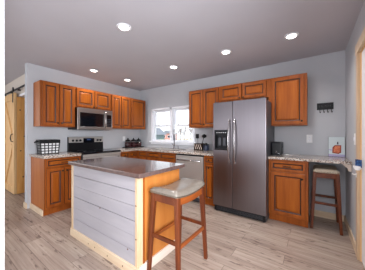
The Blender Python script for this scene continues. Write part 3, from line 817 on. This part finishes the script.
# key rack on the back wall
r = thing('key_rack', 'black rectangular key rack with four hooks on the grey wall', 'hook rack', (4.04, -.001, 1.66))
MB().box(-.098, .098, -.016, 0, -.05, .05, 'black', .003).build('board', r)
b = MB(); xx = -.068
for k, seg in enumerate([[(0, -.014), (0, .014), (.012, .014)], [(0, -.012), (.006, .012), (.014, -.012)], [(0, .014), (0, -.014), (.012, -.012)], [(0, .012), (.006, -.012), (.014, .012)], [(.012, .014), (0, .012), (0, -.014), (.012, -.014)], [(0, -.014), (0, .014), (.012, .004), (0, 0)], [(.012, .014), (0, .006), (.012, -.006), (0, -.014)]]):
    b.tube([(xx+k*.020+u, -.0165, v) for u, v in seg], .0014, 'dgrey', n=5)
b.build('raised_lettering', r)
for k in range(4):
    x = -.062+k*.046
    MB().tube([(x, -.008, -.045), (x, -.012, -.085), (x+.003, -.02, -.097), (x+.006, -.032, -.095), (x+.008, -.038, -.080)], .0042, 'blackm', n=8).build('hook', r)

# outlets and switch
def plate(name, label, cat, loc, rz, kind):
    r = thing(name, label, cat, loc, rz)
    MB().box(-.038, .038, -.006, 0, -.062, .062, 'white_plastic', .002).build('cover_plate', r)
    if kind == 'outlet':
        for z in (-.022, .022):
            b = MB(); b.box(-.017, .017, -.0085, -.005, z-.015, z+.015, 'white', .002)
            for sx in (-.006, .006): b.box(sx-.0012, sx+.0012, -.0092, -.008, z-.004, z+.008, 'gap')
            b.build('socket', r)
    else: MB().box(-.010, .010, -.014, -.005, -.02, .02, 'white', .003).build('rocker', r)
plate('wall_outlet', 'white outlet plate on the grey back wall right of the toaster', 'outlet', (3.849, -.001, 1.175), 0, 'outlet')
plate('wall_outlet', 'white outlet plate on the stove wall beside the lidded jars', 'outlet', (.001, -.53, 1.13), R(90), 'outlet')
plate('light_switch', 'tall white light switch plate on the right wall beside the pine casing', 'switch', (W-.001, -.76, 1.19), R(-90), 'switch')

# card and small holder by the door casing
r = thing('hanging_card', 'blue printed card with white lower edge fixed on the pine door casing', 'card', (W-.019, -1.075, .928))
r.rotation_euler = (0, 0, R(-60))
MB().box(-.030, .034, -.010, 0, .0, .074, 'blue', .002).build('card', r)
b = MB(); b.prism([(-.042, .0), (-.018, -.028), (.012, -.028), (.032, .0), (.032, .012), (-.042, .012)], 'y', -.020, -.001, 'white_plastic'); b.build('holder', r)
r = thing('casing_hook', 'small white hook on the pine casing below the blue card', 'hook', (W-.019, -.95, .83), R(-90))
MB().box(-.012, .012, -.004, 0, -.022, .022, 'white_plastic', .002).build('plate', r)
MB().tube([(0, -.003, .008), (0, -.018, .004), (0, -.026, .008), (0, -.028, .018)], .005, 'white_plastic', n=8).build('prong', r)

# ------------------------------------------------------------------ outside
GZ = -.5
b = MB(); b.box(-40, 45, .6, 80, GZ-.1, GZ, 'grass'); o = b.build('lawn'); o['kind'] = 'structure'
def house(label, x, y, w, d, h, rh, wallm, doorx=None):
    r = thing('neighbour_house', label, 'house', (x, y, GZ))
    MB().box(-w/2, w/2, 0, d, 0, h, wallm).build('wall', r)
    b = MB(); b.prism([(-w/2-.3, h), (w/2+.3, h), (0, h+rh)], 'y', -.3, d+.3, 'roof'); b.build('roof', r)
    for xx in (-w/4, w/4):
        f = MB().box(xx-.45, xx+.45, -.04, 0, h*.4, h*.75, 'white'); f = f.build('window', r)
        MB().box(xx-.38, xx+.38, -.05, -.03, h*.43, h*.72, 'blackg').build('pane', f)
house('blue-grey neighbouring house seen at the left edge of the left window', -16.0, 16.0, 2.6, 2.0, 1.7, 1.1, 'siding')
house('pale red neighbouring house seen farther off through the left window', -29.5, 36.0, 3.4, 2.5, 2.0, .9, 'redsiding')
def tree(x, y, h, seed, label):
    rnd = random.Random(seed); b = MB()
    def grow(p, d, ln, rr, dep):
        q = p+d*ln; b.tube([p, q], [rr, rr*.65], 'bark', n=4)
        if dep == 0: return
        for k in range(3 if dep > 1 else 2):
            nd = (d+Vector((rnd.uniform(-.7, .7), rnd.uniform(-.7, .7), rnd.uniform(-.1, .5)))).normalized()
            grow(p+d*ln*rnd.uniform(.6, 1), nd, ln*rnd.uniform(.55, .75), rr*.55, dep-1)
    grow(Vector((0, 0, 0)), Vector((0, 0, 1)), h*.34, h*.022, 5)
    o = b.build('bare_tree'); o.location = (x, y, GZ); tag(o, label, 'tree', 'bare trees beyond the window')
for i, (x, y, h) in enumerate([(-24.6, 33, 4.2), (-22.6, 33, 4.5), (-20.6, 33, 4.2), (-18.6, 33, 4.4), (-25.6, 39, 5.4), (-23.4, 40, 5.0), (-21.2, 39, 5.4), (-19.0, 39, 5.0), (-32.0, 46, 5.0), (-28.0, 46, 5.4)]):
    tree(x, y, h, i+3, 'bare leafless tree beyond the sink window')
def shrub(x, y, s, label):
    rnd = random.Random(int(x*10)); t = bmesh.new(); bmesh.ops.create_icosphere(t, subdivisions=3, radius=1)
    for v in t.verts: v.co *= s*(1+rnd.uniform(-.13, .13)); v.co.z *= .8
    b = MB(); b.merge(t, 'leaf'); o = b.build('shrub'); o.location = (x, y, GZ+s*.7); tag(o, label, 'shrub')
shrub(-13.0, 15.6, .75, 'rounded green shrub outside the left window pane')
